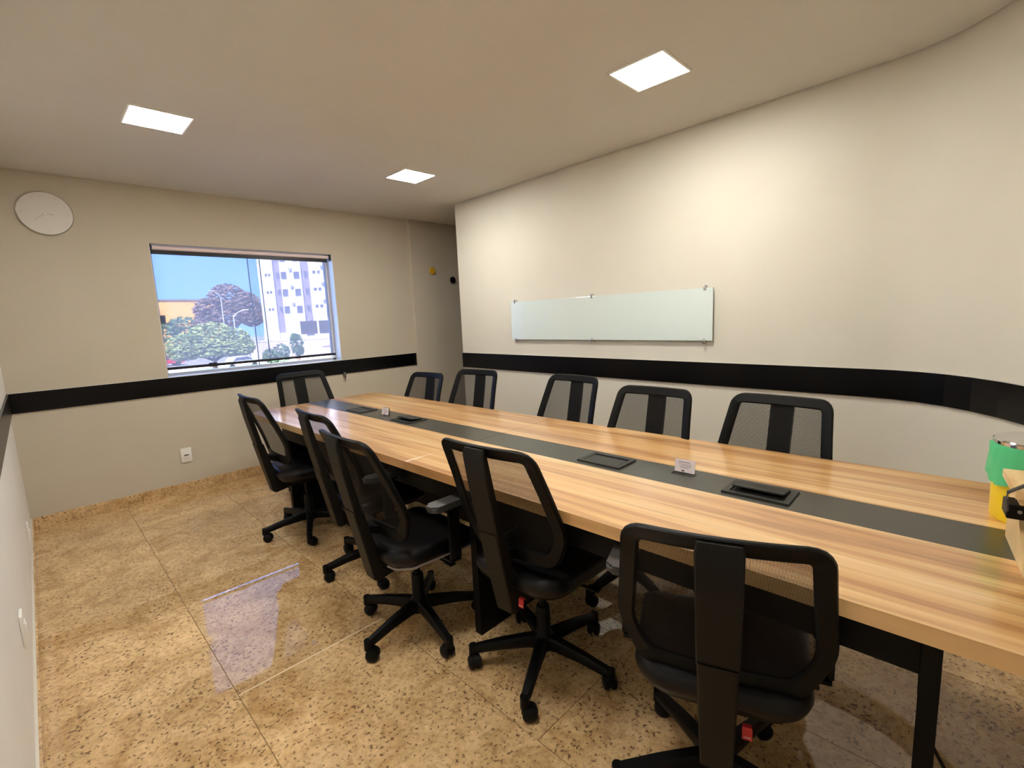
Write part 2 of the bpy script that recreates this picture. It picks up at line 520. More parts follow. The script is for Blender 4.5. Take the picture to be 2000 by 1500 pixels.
obj('caulk_line', bm, M_CAULK, t3)
bm = bmesh.new(); bx(bm, LX, curve[-1][0], BACK_Y, BACK_Y+0.012, 0.853, 0.9945)
struct('trim_4', bm, M_BLACK_BAND)

# granite baseboards
bm = bmesh.new(); bx(bm, LX+0.015, PIL_X, D-0.015, D, 0, 0.088, 0.001); struct('baseboard_window', bm, M_GRANITE)
bm = bmesh.new(); bx(bm, LX, LX+0.015, BACK_Y, D, 0, 0.085, 0.001); bl = struct('baseboard_left', bm, M_GRANITE)
bm = bmesh.new(); bx(bm, LX, LX+0.008, BACK_Y, D-0.015, 0.085, 0.089); bx(bm, LX, LX+0.001, BACK_Y, D-0.015, 0.089, 0.093); obj('caulk_line', bm, M_CAULK, bl)
bm = bmesh.new(); wall_strip(bm, right_line, 0, 0.085, -0.015); struct('baseboard_right', bm, M_GRANITE)
bm = bmesh.new(); bx(bm, PIL_X+0.001, 4.6, PIL_Y-0.015, PIL_Y, 0, 0.088); struct('baseboard_recess', bm, M_GRANITE)

# window: aluminium frame, sliding glass leaves, stone sill
bm = bmesh.new()
fy0, fy1 = D+0.13, D+0.18
bx(bm, WX0, WX0+0.03, fy0, fy1, WZ0, WZ1, 0.002); bx(bm, WX1-0.03, WX1, fy0, fy1, WZ0, WZ1, 0.002)
bx(bm, WX0, WX1, fy0, fy1, WZ1-0.03, WZ1, 0.002); bx(bm, WX0, WX1, fy0, fy1, WZ0, WZ0+0.028, 0.002)
win = struct('window_1', bm, M_WHITE_FRAME)
xm = 1.54
for (a, b, yy) in ((WX0+0.03, xm+0.10, D+0.148), (xm, WX1-0.03, D+0.162)):
    bm = bmesh.new(); bx(bm, a, b, yy, yy+0.006, WZ0+0.028, WZ1-0.03)
    pn = obj('glass_leaf', bm, M_GLASS, win)
    bm = bmesh.new()
    e = b if a < 1 else a
    bx(bm, e-0.004, e+0.004, yy-0.001, yy+0.007, WZ0+0.028, WZ1-0.03)
    obj('leaf_edge', bm, M_GREYWIRE, pn)
bm = bmesh.new(); bx(bm, WX0+0.001, WX1-0.001, D-0.004, fy0, WZ0-0.002, WZ0+0.006, 0.001)
obj('sill', bm, M_WHITE_FRAME, win)
for (a, b) in ((WX0, WX0+0.004), (WX1-0.004, WX1)):
    bm = bmesh.new(); bx(bm, a, b, D+0.001, fy0, WZ0+0.006, WZ1-0.001); obj('jamb_liner', bm, M_WHITE_FRAME, win)
bm = bmesh.new(); box(bm, (WX0+0.045, D+0.125, 1.475), (0.034, 0.03, 0.075), 0.008)
bx(bm, WX0+0.028, WX0+0.042, D+0.125, D+0.15, 1.45, 1.50)
obj('latch', bm, M_BLACK, win, True)

# roller blind
rb = thing('roller_blind', 'translucent roller blind drawn down over the window, dark bottom rail, pale roll on top', 'blind', (0, D+0.055, 0))
bm = bmesh.new(); cyl(bm, (WX0+0.025, 0, WZ1-0.024), (WX1-0.02, 0, WZ1-0.024), 0.019, seg=24); obj('roll', bm, M_ROLLER, rb, True)
bm = bmesh.new(); bx(bm, WX0+0.012, WX1-0.035, -0.010, 0.012, WZ1-0.075, WZ1-0.044, 0.003); obj('cover_rail', bm, M_ROLLEREDGE, rb)
bm = bmesh.new()
N = 2
zf0, zf1 = 1.070, WZ1-0.06
vv = [bm.verts.new((x, 0.016, z)) for x, z in ((WX0+0.014, zf0), (WX1-0.05, zf0), (WX1-0.05, zf1), (WX0+0.014, zf1))]
bm.faces.new(vv); obj('fabric', bm, M_SCREEN, rb)
bm = bmesh.new(); bx(bm, WX0+0.012, WX1-0.03, 0.004, 0.028, 1.053, 1.076, 0.004); obj('bottom_rail', bm, M_ROLLEREDGE, rb)
for x in (WX0+0.010, WX1-0.012):
    bm = bmesh.new(); bx(bm, x-0.009, x+0.009, -0.028, 0.028, WZ1-0.062, WZ1-0.001, 0.004); obj('bracket', bm, M_ROLLEREDGE, rb)
bm = bmesh.new(); bx(bm, 1.10, 1.16, -0.002, 0.03, 1.05, 1.085, 0.004); obj('stop_tab', bm, M_ROLLEREDGE, rb)

ch = thing('chain_holder', 'small grey chain tensioner hanging on the black rail below the right window corner', 'chain holder', (2.30, D-0.012, 0.84))
bm = bmesh.new(); bx(bm, -0.014, 0.014, -0.014, 0.0, -0.03, 0.03, 0.004); obj('body', bm, M_GREYWIRE, ch, True)
bm = bmesh.new(); tube(bm, [(0, -0.012, -0.02), (0.004, -0.014, -0.05), (0, -0.014, -0.075), (-0.006, -0.013, -0.05), (0, -0.012, -0.02)], 0.0025); obj('chain_loop', bm, M_GREYWIRE, ch, True)

# ------------------------------------------------------------------ ceiling lamps
LAMPS = [(0.650, 3.263, 'square ceiling light panel above the floor on the window side, nearest the clock'),
         (2.305, 3.328, 'square ceiling light panel nearest the window wall pilaster, over the far table end'),
         (2.270, 1.232, 'square ceiling light panel over the middle of the table, close to the curved wall'),
         (0.650, 1.230, 'square ceiling light panel out of frame over the near floor')]
proto = None
for (x, y, lab) in LAMPS:
    if proto is None:
        t = thing('ceiling_light', lab, 'ceiling light', (x, y, H), 0, 'square ceiling light panels')
        bm = bmesh.new()
        o_, i_ = 0.145, 0.135
        for (a, b, c, d) in ((-o_, o_, -o_, -i_), (-o_, o_, i_, o_), (-o_, -i_, -i_, i_), (i_, o_, -i_, i_)):
            bx(bm, a, b, c, d, -0.007, 0.0)
        obj('frame', bm, M_WHITE, t)
        bm = bmesh.new(); bx(bm, -i_, i_, -i_, i_, -0.006, 0.0); obj('diffuser', bm, M_LAMP, t)

        proto = t
    else:
        t = proto.copy(); COL.objects.link(t); t.location = (x, y, H); t['label'] = lab
        for c0 in proto.children:
            c = c0.copy(); COL.objects.link(c); c.parent = t

for c in proto.children:
    if c.name.startswith('diffuser'):
        c.data = c.data.copy(); c.data.materials[0] = M_LAMP_DIM

# ------------------------------------------------------------------ wall things
ck = thing('wall_clock', 'round pale wall clock with silver rim high on the window wall', 'clock', (0.208, D, 2.238))
RX = Matrix.Rotation(PI/2, 4, 'X')      # local z axis turned towards the room (-y)
bm = bmesh.new(); lathe(bm, [(0, 0.001), (0.140, 0.001), (0.147, 0.006), (0.148, 0.016), (0.1465, 0.020), (0.1445, 0.019), (0.144, 0.016)], 64, mtx=RX); obj('rim', bm, M_SILVER, ck, True)
bm = bmesh.new(); lathe(bm, [(0.1442, 0.015), (0, 0.0165)], 64, mtx=RX); obj('face', bm, M_CLOCKFACE, ck)
for k in range(12):
    a = k*PI/6
    bm = bmesh.new(); box(bm, (0, 0, 0.122), (0.003, 0.002, 0.006 if k % 3 else 0.012)); 
    bmesh.ops.rotate(bm, cent=(0, 0, 0), matrix=Matrix.Rotation(a, 3, 'Y'), verts=bm.verts); bmesh.ops.translate(bm, vec=(0, -0.017, 0), verts=bm.verts)
    obj('hour_mark', bm, M_HAND, ck)
for nm, L_, w_, a in (('hour_hand', 0.055, 0.005, math.radians(100)), ('minute_hand', 0.085, 0.0035, math.radians(232))):
    bm = bmesh.new(); box(bm, (0, 0, L_/2-0.01), (w_, 0.0015, L_)); bmesh.ops.rotate(bm, cent=(0, 0, 0), matrix=Matrix.Rotation(a, 3, 'Y'), verts=bm.verts)
    bmesh.ops.translate(bm, vec=(0, -0.019, 0), verts=bm.verts); obj(nm, bm, M_HAND, ck)
bm = bmesh.new(); cyl(bm, (0, -0.015, 0), (0, -0.022, 0), 0.007); obj('centre_cap', bm, M_SILVER, ck, True)

def wall_plate(lab, loc, rz, sockets):
    t = thing('wall_outlet', lab, 'outlet', loc, rz)
    bm = bmesh.new(); box(bm, (0, -0.005, 0), (0.08, 0.010, 0.122), 0.004); obj('plate', bm, M_WHITE, t, True)
    bm = bmesh.new(); box(bm, (0, -0.0115, 0), (0.046, 0.004, 0.05), 0.0015); ins = obj('insert', bm, M_WHITE, t, True)
    bm = bmesh.new()
    if sockets:
        box(bm, (0, -0.0142, 0), (0.030, 0.002, 0.010), 0.0008); box(bm, (0, -0.0142, 0.0), (0.034, 0.0012, 0.004))
    else: box(bm, (0, -0.0142, 0), (0.026, 0.003, 0.03), 0.001)
    obj('socket_slot' if sockets else 'rocker', bm, M_INKDARK if sockets else M_WHITE, ins)
    return t
wall_plate('white outlet plate low on the window wall below the black rail', (0.825, D, 0.325), 0, True)
wall_plate('white plate on the left wall, the one nearer the window corner', (LX, 4.03, 0.215), PI/2, False)
wall_plate('white plate on the left wall, the one nearer the camera', (LX, 2.40, 0.34), PI/2, False)

for (x, z, m, lab) in ((3.482, 1.951, M_YHOOK, 'round yellow wall hook on the shaded recess, beside the black one'), (3.785, 1.849, M_BLACK, 'round black wall hook on the shaded recess, lower than the yellow one')):
    t = thing('wall_hook', lab, 'hook', (x, PIL_Y, z), 0, 'round hooks on the recess wall')
    bm = bmesh.new(); lathe(bm, [(0, 0), (0.016, 0), (0.016, 0.022)], 24, mtx=RX); obj('stem', bm, m, t, True)
    bm = bmesh.new(); lathe(bm, [(0, 0.02), (0.034, 0.02), (0.04, 0.026), (0.04, 0.036), (0.034, 0.043), (0, 0.046)], 32, mtx=RX); obj('disc', bm, m, t, True)

# glass board on the right wall
th = math.atan(0.0272)
gb = thing('glass_board', 'long white glass writing board fixed with clips to the right wall', 'board', (wall_r_x(2.178)-0.0, 2.178, 1.333), -th)
bw, bh = 0.932, 0.170
bm = bmesh.new(); bx(bm, -0.026, -0.018, -bw, bw, -bh, bh, 0.0012); obj('glass_sheet', bm, M_BOARD, gb)
for yy in (-0.88, 0.02, 0.88):
    for s in (-1, 1):
        bm = bmesh.new()
        cyl(bm, (0, yy, s*(bh+0.012)), (-0.030, yy, s*(bh+0.012)), 0.0075, seg=16)
        box(bm, (-0.029, yy, s*(bh+0.002)), (0.004, 0.016, 0.032), 0.0015)
        obj('clip', bm, M_CHROME, gb, True)

# ------------------------------------------------------------------ table
TA = 0.014
tb = thing('meeting_table', 'long striped wood meeting table with a dark grey strip down its middle', 'table', (1.644, 2.5, 0), TA)
HW, SW = 0.529, 0.101
V0, VJ, V1 = -2.775, -0.672, 1.392
zt, tk = 0.75, 0.040
def panel(pts, rads, m, name, z0, z1, bev=0.0005):
    bm = bmesh.new()
    prism(bm, fillet(pts, rads, 8), z0, z1)
    bmesh.ops.bevel(bm, geom=[e for e in bm.edges if abs(e.verts[0].co.z-z1) < 1e-6 and abs(e.verts[1].co.z-z1) < 1e-6], offset=bev, segments=1, affect='EDGES')
    return obj(name, bm, m, tb)
g = 0.0011
for (a, b) in ((V0, VJ-g), (VJ+g, V1)):
    rf = 0.11 if b == V1 else 0.0
    rn = 0.11 if a == V0 else 0.0
    panel([(-HW, a), (-SW-0.0006, a), (-SW-0.0006, b), (-HW, b)], [rn, 0, 0, rf], M_WOOD, 'tabletop_panel', zt-tk, zt)
    panel([(SW+0.0006, a), (HW, a), (HW, b), (SW+0.0006, b)], [0, rn, rf, 0], M_WOOD, 'tabletop_panel', zt-tk, zt)
    panel([(-SW, a), (SW, a), (SW, b), (-SW, b)], [0, 0, 0, 0], M_STRIP, 'centre_strip', zt-tk+0.005, zt-0.0008)

bm = bmesh.new(); bx(bm, -HW+0.0008, -SW-0.001, VJ-g+0.0001, VJ+g-0.0001, zt-tk+0.001, zt-0.0003); bx(bm, SW+0.001, HW-0.0008, VJ-g+0.0001, VJ+g-0.0001, zt-tk+0.001, zt-0.0003)
obj('joint_gap', bm, M_SLOT, tb)

def power_box(v, opened):
    bm = bmesh.new()
    o_u, o_v, i_u, i_v = 0.068, 0.103, 0.050, 0.083
    for (a, b, c, d) in ((-o_u, o_u, -o_v, -i_v), (-o_u, o_u, i_v, o_v), (-o_u, -i_u, -i_v, i_v), (i_u, o_u, -i_v, i_v)):
        bx(bm, a, b, c, d, -0.002, 0.006)
    pb = obj('power_box', bm, M_BOX, tb); pb.location = (0.0, v, zt)
    bm = bmesh.new(); bx(bm, -i_u, i_u, -i_v, i_v, -0.002, 0.0015); obj('well', bm, M_SLOT, pb)
    if opened:
        bm = bmesh.new(); box(bm, (0, 0, 0), (0.082, 2*i_v-0.006, 0.006), 0.0012)
        l_ = obj('lid', bm, M_BOX, pb); l_.location = (0.008, 0, 0.0145); l_.rotation_euler = (0, math.radians(7), 0)
    else:
        bm = bmesh.new(); box(bm, (-0.009, 0, 0.003), (0.082, 2*i_v-0.004, 0.005), 0.001)
        obj('lid', bm, M_BOX, pb)
for v, op in ((0.675, False), (0.08, True), (-1.39, False), (-1.996, True)): power_box(v, op)

def tpart(name, *b, m=M_TBLACK, bev=0.0015):
    bm = bmesh.new(); bx(bm, *b, bev); return obj(name, bm, m, tb)
rail_t = zt-tk
for s in (-1, 1):
    u = s*(HW-0.085)
    tpart('side_rail', u-0.012, u+0.012, -2.455, -1.02, rail_t-0.115, rail_t)
    tpart('side_rail', u-0.012, u+0.012, -0.98, 0.98, rail_t-0.115, rail_t)
    bm = bmesh.new()
    v = bx(bm, u-0.022, u+0.022, -2.480, -2.446, 0.0, rail_t, 0.003)
    obj('leg', bm, M_TBLACK, tb)
tpart('end_rail', -HW+0.11, HW-0.11, -2.478, -2.452, rail_t-0.115, rail_t)
tpart('panel_leg', -HW+0.095, HW-0.095, -1.02, -0.98, 0.0, rail_t)
tpart('panel_leg', -HW+0.095, HW-0.095, 0.98, 1.02, 0.0, rail_t)
tpart('modesty_panel', -0.016, 0.016, -0.98, 0.98, 0.22, rail_t)

cb = bmesh.new()
tube(cb, [(1.30, 0.05, 0.66), (1.30, 0.048, 0.5), (1.30, 0.034, 0.42), (1.30, 0.015, 0.378), (1.30, -0.006, 0.34), (1.29, -0.06, 0.22), (1.28, -0.13, 0.06), (1.28, -0.22, 0.004)], 0.004)
cable = obj('power_cable', cb, M_BLACK, None, True); tag(cable, 'thin black cable hanging beside the near table leg down to the floor', 'cable')

# card holders on the strip
def card_holder(x, y, rz, lab):
    t = thing('card_holder', lab, 'card holder', (x, y, zt-0.0008), rz, 'card holders on the table strip')
    bm = bmesh.new(); bx(bm, -0.022, 0.016, -0.042, 0.042, 0, 0.002); box(bm, (0.010, 0, 0.028), (0.002, 0.084, 0.052), 0, Matrix.Rotation(math.radians(10), 3, 'Y'))
    obj('acrylic_stand', bm, M_ACRYL, t)
    R = Matrix.Rotation(math.radians(10), 3, 'Y')
    bm = bmesh.new(); box(bm, (0.0065, 0, 0.0285), (0.0015, 0.078, 0.049), 0, R)
    c = obj('card', bm, M_CARD, t)
    bm = bmesh.new()
    for (dy, dz, w, h) in ((0.004, 0.014, 0.044, 0.003), (0.0, 0.006, 0.052, 0.0016), (-0.004, 0.001, 0.04, 0.0016), (-0.002, -0.004, 0.046, 0.0016), (0.002, -0.009, 0.03, 0.0016)):
        box(bm, Vector((0.0065, 0, 0.0285))+R @ Vector((-0.001, dy, dz)), (0.0004, w, h), 0, R)
    obj('print_lines', bm, M_INK, c)
    bm = bmesh.new(); box(bm, Vector((0.0065, 0, 0.0285))+R @ Vector((-0.001, 0.006, -0.019)), (0.0004, 0.012, 0.005), 0, R); obj('emblem', bm, M_INKDARK, c)
card_holder(1.705, 0.785, 0.03, 'clear holder with a white card between the two nearest power boxes')
card_holder(1.632, 2.855, 0.05, 'clear holder with a white card at the far table end by the window')

# yellow bin with green bag and chrome lid
bn = thing('desk_bin', 'yellow table-top waste bin with green liner and chrome lid', 'bin', (1.905, -0.146, zt+0.0004))
bm = bmesh.new(); lathe(bm, [(0, 0), (0.098, 0), (0.101, 0.004), (0.105, 0.19), (0.100, 0.19), (0.096, 0.01), (0, 0.01)], 48); obj('body', bm, M_YELLOW, bn, True)
bm = bmesh.new()
prof = [(0.1062, 0.118), (0.112, 0.112), (0.113, 0.13), (0.110, 0.16), (0.111, 0.19), (0.108, 0.214), (0.100, 0.216)]
vs_ = lathe(bm, prof, 64)
for v in vs_:
    a = math.atan2(v.co.y, v.co.x); r = Vector((v.co.x, v.co.y)).length
    dz = v.co.z
    d = 0.0035*math.sin(9*a+dz*60)+0.0025*math.sin(17*a-dz*90)
    k = (r+abs(d))/r
    v.co.x *= k; v.co.y *= k
    if dz < 0.12: v.co.z += 0.008*math.sin(5*a)
obj('bag_liner', bm, M_GREEN, bn, True)
bm = bmesh.new(); lathe(bm, [(0.101, 0.212), (0.107, 0.217), (0.1075, 0.226), (0.104, 0.230), (0.06, 0.231), (0, 0.2315)], 64); obj('lid', bm, M_CHROME, bn, True)

# pine desk organiser with black clasp and wire bail, cut by the frame
pb = thing('pine_box', 'pale pine box with black clasp and grey wire, beside the yellow bin', 'box', (1.735, -0.076, zt+0.0004), math.radians(5.5))
bm = bmesh.new()
prof = [(1.735, 0), (1.735, 0.150), (1.60, 0.150), (1.60, 0.105), (1.49, 0.0)]
a = [bm.verts.new((x-1.735, 0, z)) for x, z in prof]; b = [bm.verts.new((x-1.735, -0.194, z)) for x, z in prof]
bm.faces.new(a); bm.faces.new(b[::-1])
for i in range(5): bm.faces.new((a[i], b[i], b[(i+1) % 5], a[(i+1) % 5]))
obj('body', bm, M_PINE, pb)
bm = bmesh.new(); bx(bm, -0.205, -0.015, -0.194, 0.0185, 0.165, 0.185, 0.001); bx(bm, -0.20, -0.015, -0.194, 0.010, 0.1505, 0.165, 0.001); obj('lid_board', bm, M_PINE, pb)
bm = bmesh.new(); bx(bm, -0.20, -0.137, -0.184, 0.030, 0.115, 0.149, 0.003); cl = obj('clasp', bm, M_BLACK, pb)
bm = bmesh.new(); cyl(bm, (-0.20, 0.009, 0.135), (-0.203, 0.009, 0.135), 0.004); obj('rivet', bm, M_STEEL, cl)
bm = bmesh.new(); tube(bm, [(-0.205, 0.031, 0.135), (-0.207, 0.034, 0.165), (-0.205, 0.031, 0.180), (-0.175, -0.014, 0.205), (-0.155, -0.084, 0.215), (-0.155, -0.164, 0.215)], 0.004); obj('wire_bail', bm, M_GREYWIRE, pb, True)

# ------------------------------------------------------------------ office chairs
def hw_out(z):
    pass
outline = fillet([(-0.205, 0.975), (-0.243, 0.66), (-0.185, 0.525), (0.185, 0.525), (0.243, 0.66), (0.205, 0.975)], [0.055, 0.16, 0.075, 0.075, 0.16, 0.055], 7)
def prof_x(z):
    K = [(0.50, -0.158), (0.56, -0.168), (0.64, -0.188), (0.72, -0.214), (0.82, -0.250), (0.92, -0.290), (1.0, -0.325)]
    for (a, xa), (b, xb) in zip(K, K[1:]):
        if z <= b:
            t = (z-a)/(b-a); return xa+(xb-xa)*t
    return K[-1][1]
def surf(y, z): return Vector((prof_x(z)+0.55*y*y, y, z))

def resample(pts, n):
    P = [Vector(p) for p in pts]+[Vector(pts[0])]
    L = [0]
    for a, b in zip(P, P[1:]): L.append(L[-1]+(b-a).length)
    out = []; j = 0
    for k in range(n):
        s = L[-1]*k/n
        while L[j+1] < s: j += 1
        t = (s-L[j])/max(1e-9, L[j+1]-L[j])
        out.append(P[j].lerp(P[j+1], t))
    return out
ring2 = resample(outline, 96)

def frame_bm():
    bm = bmesh.new()
    n = len(ring2)
    cz = 0.74
    secs = []
    for i in range(n):
        p = ring2[i]
        t = (ring2[(i+1) % n]-ring2[i-1]).normalized()
        inn = Vector((-t.y, t.x))
        if inn.dot(Vector((0, cz))-p) < 0: inn = -inn
        w = 0.043+0.018*max(0.0, min(1.0, (0.60-p.y)/0.08))
        sec = []
        for (k, dx) in ((0.0, 0.004), (0.08, 0.010), (0.85, 0.009), (1.0, 0.003), (1.0, -0.004), (0.85, -0.010), (0.08, -0.012), (0.0, -0.006)):
            q = p+inn*(w*k)
            s = surf(q.x, q.y); s.x += dx
            sec.append(bm.verts.new(s))
        secs.append(sec)
    for i in range(n):
        a, b = secs[i], secs[(i+1) % n]
        for k in range(8): bm.faces.new((a[k], a[(k+1) % 8], b[(k+1) % 8], b[k]))
    return bm

def net_bm():
    bm = bmesh.new()
    uv = bm.loops.layers.uv.new('UVMap')
    rows = []
    zs = [0.55+0.40*k/20 for k in range(21)]
    pts = ring2
    def half(z):
        best = 0.1
        n = len(pts)
        for i in range(n):
            a, b = pts[i], pts[(i+1) % n]
            if (a.y-z)*(b.y-z) <= 0 and abs(a.y-b.y) > 1e-9 and a.x > 0:
                best = a.x+(b.x-a.x)*(z-a.y)/(b.y-a.y)
        return best
    for z in zs:
        w = half(z)-0.018
        rows.append([(bm.verts.new(surf(w*(c/8-1), z)), w*(c/8-1), z) for c in range(17)])
    for r, s in zip(rows, rows[1:]):
        for c in range(16):
            q = (r[c], r[c+1], s[c+1], s[c])
            f = bm.faces.new([v[0] for v in q])
            for lp, v in zip(f.loops, q): lp[uv].uv = (v[1], v[2])
    return bm

def ribbon(bm, prof, hw_list, bev=0.004):
    """closed xz profile [(outer),(inner)] pairs extruded in y with half width per station"""
    secs = []
    for (xo, zo, xi, zi), w in zip(prof, hw_list):
        e = min(bev, 0.45*(Vector((xo-xi, zo-zi)).length))
        d = Vector((xi-xo, zi-zo)).normalized()
        P = []
        for (px, pz, yy) in ((xo, zo, -w+e), (xo, zo, w-e), (xo+d.x*e, zo+d.y*e, w), (xi-d.x*e, zi-d.y*e, w), (xi, zi, w-e), (xi, zi, -w+e), (xi-d.x*e, zi-d.y*e, -w), (xo+d.x*e, zo+d.y*e, -w)):
            P.append(bm.verts.new((px, yy, pz)))
        secs.append(P)
    for a, b in zip(secs, secs[1:]):
        for k in range(8): bm.faces.new((a[k], a[(k+1) % 8], b[(k+1) % 8], b[k]))
    bm.faces.new(secs[0][::-1]); bm.faces.new(secs[-1])

def seat_outline(s=1.0, grow=0.0):
    pts = fillet([(-0.215, -0.195), (0.225, -0.232), (0.225, 0.232), (-0.215, 0.195)], [0.10, 0.085, 0.085, 0.10], 8)
    out = []
    for x, y in pts:
        r = math.hypot(x, y); k = s+grow/r
        out.append((x*k, y*k))
    return out

def layered(bm, layers):
    rings = []
    for s, gr, z, droop in layers:
        rings.append([bm.verts.new((x, y, z-droop*max(0, x-0.1)*max(0, x-0.1)*40+0.0)) for x, y in seat_outline(s, gr)])
    n = len(rings[0])
    for a, b in zip(rings, rings[1:]):
        for i in range(n): bm.faces.new((a[i], a[(i+1) % n], b[(i+1) % n], b[i]))
    bm.faces.new(rings[0][::-1]); bm.faces.new(rings[-1])

def leg_bm():
    bm = bmesh.new()
    st = [(0.020, 0.026, 0.075, 0.128), (0.06, 0.024, 0.080, 0.126), (0.17, 0.020, 0.074, 0.112), (0.27, 0.017, 0.060, 0.092), (0.292, 0.015, 0.058, 0.086)]
    secs = []
    for x, w, z0, z1 in st:
        secs.append([bm.verts.new(p) for p in ((x, -w*0.8, z0), (x, w*0.8, z0), (x, w, z0+0.010), (x, w*0.92, z1-0.007), (x, w*0.6, z1), (x, -w*0.6, z1), (x, -w*0.92, z1-0.007), (x, -w, z0+0.010))])
    for a, b in zip(secs, secs[1:]):
        for k in range(8): bm.faces.new((a[k], a[(k+1) % 8], b[(k+1) % 8], b[k]))
    bm.faces.new(secs[0][::-1]); bm.faces.new(secs[-1])
    cyl(bm, (0.285, 0, 0.050), (0.285, 0, 0.090), 0.017, 0.016, 16)
    return bm

def caster_hood_bm():
    bm = bmesh.new()
    cyl(bm, (0, 0, 0.030), (0, 0, 0.058), 0.009, seg=12)
    # hood: half shell over the wheels
    n = 12
    rows = []
    for yy in (-0.007, 0.007):
        rows.append([bm.verts.new((-0.016+0.029*math.cos(a), yy, 0.027+0.029*math.sin(a))) for a in [PI*1.02*k/n-0.05 for k in range(n+1)]])
        rows.append([bm.verts.new((-0.016+0.010*math.cos(a), yy, 0.027+0.010*math.sin(a))) for a in [PI*1.02*k/n-0.05 for k in range(n+1)]])
    a, ai, b, bi = rows
    for k in range(n):
        bm.faces.new((a[k], a[k+1], b[k+1], b[k])); bm.faces.new((ai[k], bi[k], bi[k+1], ai[k+1]))
        bm.faces.new((a[k], ai[k], ai[k+1], a[k+1])); bm.faces.new((b[k], b[k+1], bi[k+1], bi[k]))
    bm.faces.new((a[0], b[0], bi[0], ai[0])); bm.faces.new((a[n], ai[n], bi[n], b[n]))
    return bm
def wheel_bm(s):
    bm = bmesh.new()
    Rx = Matrix.Rotation(-s*PI/2, 4, 'X')
    lathe(bm, [(0, 0.006), (0.020, 0.006), (0.0262, 0.008), (0.027, 0.012), (0.0262, 0.019), (0.020, 0.0245), (0, 0.026)], 24, (-0.016, 0, 0.027), Rx)
    return bm

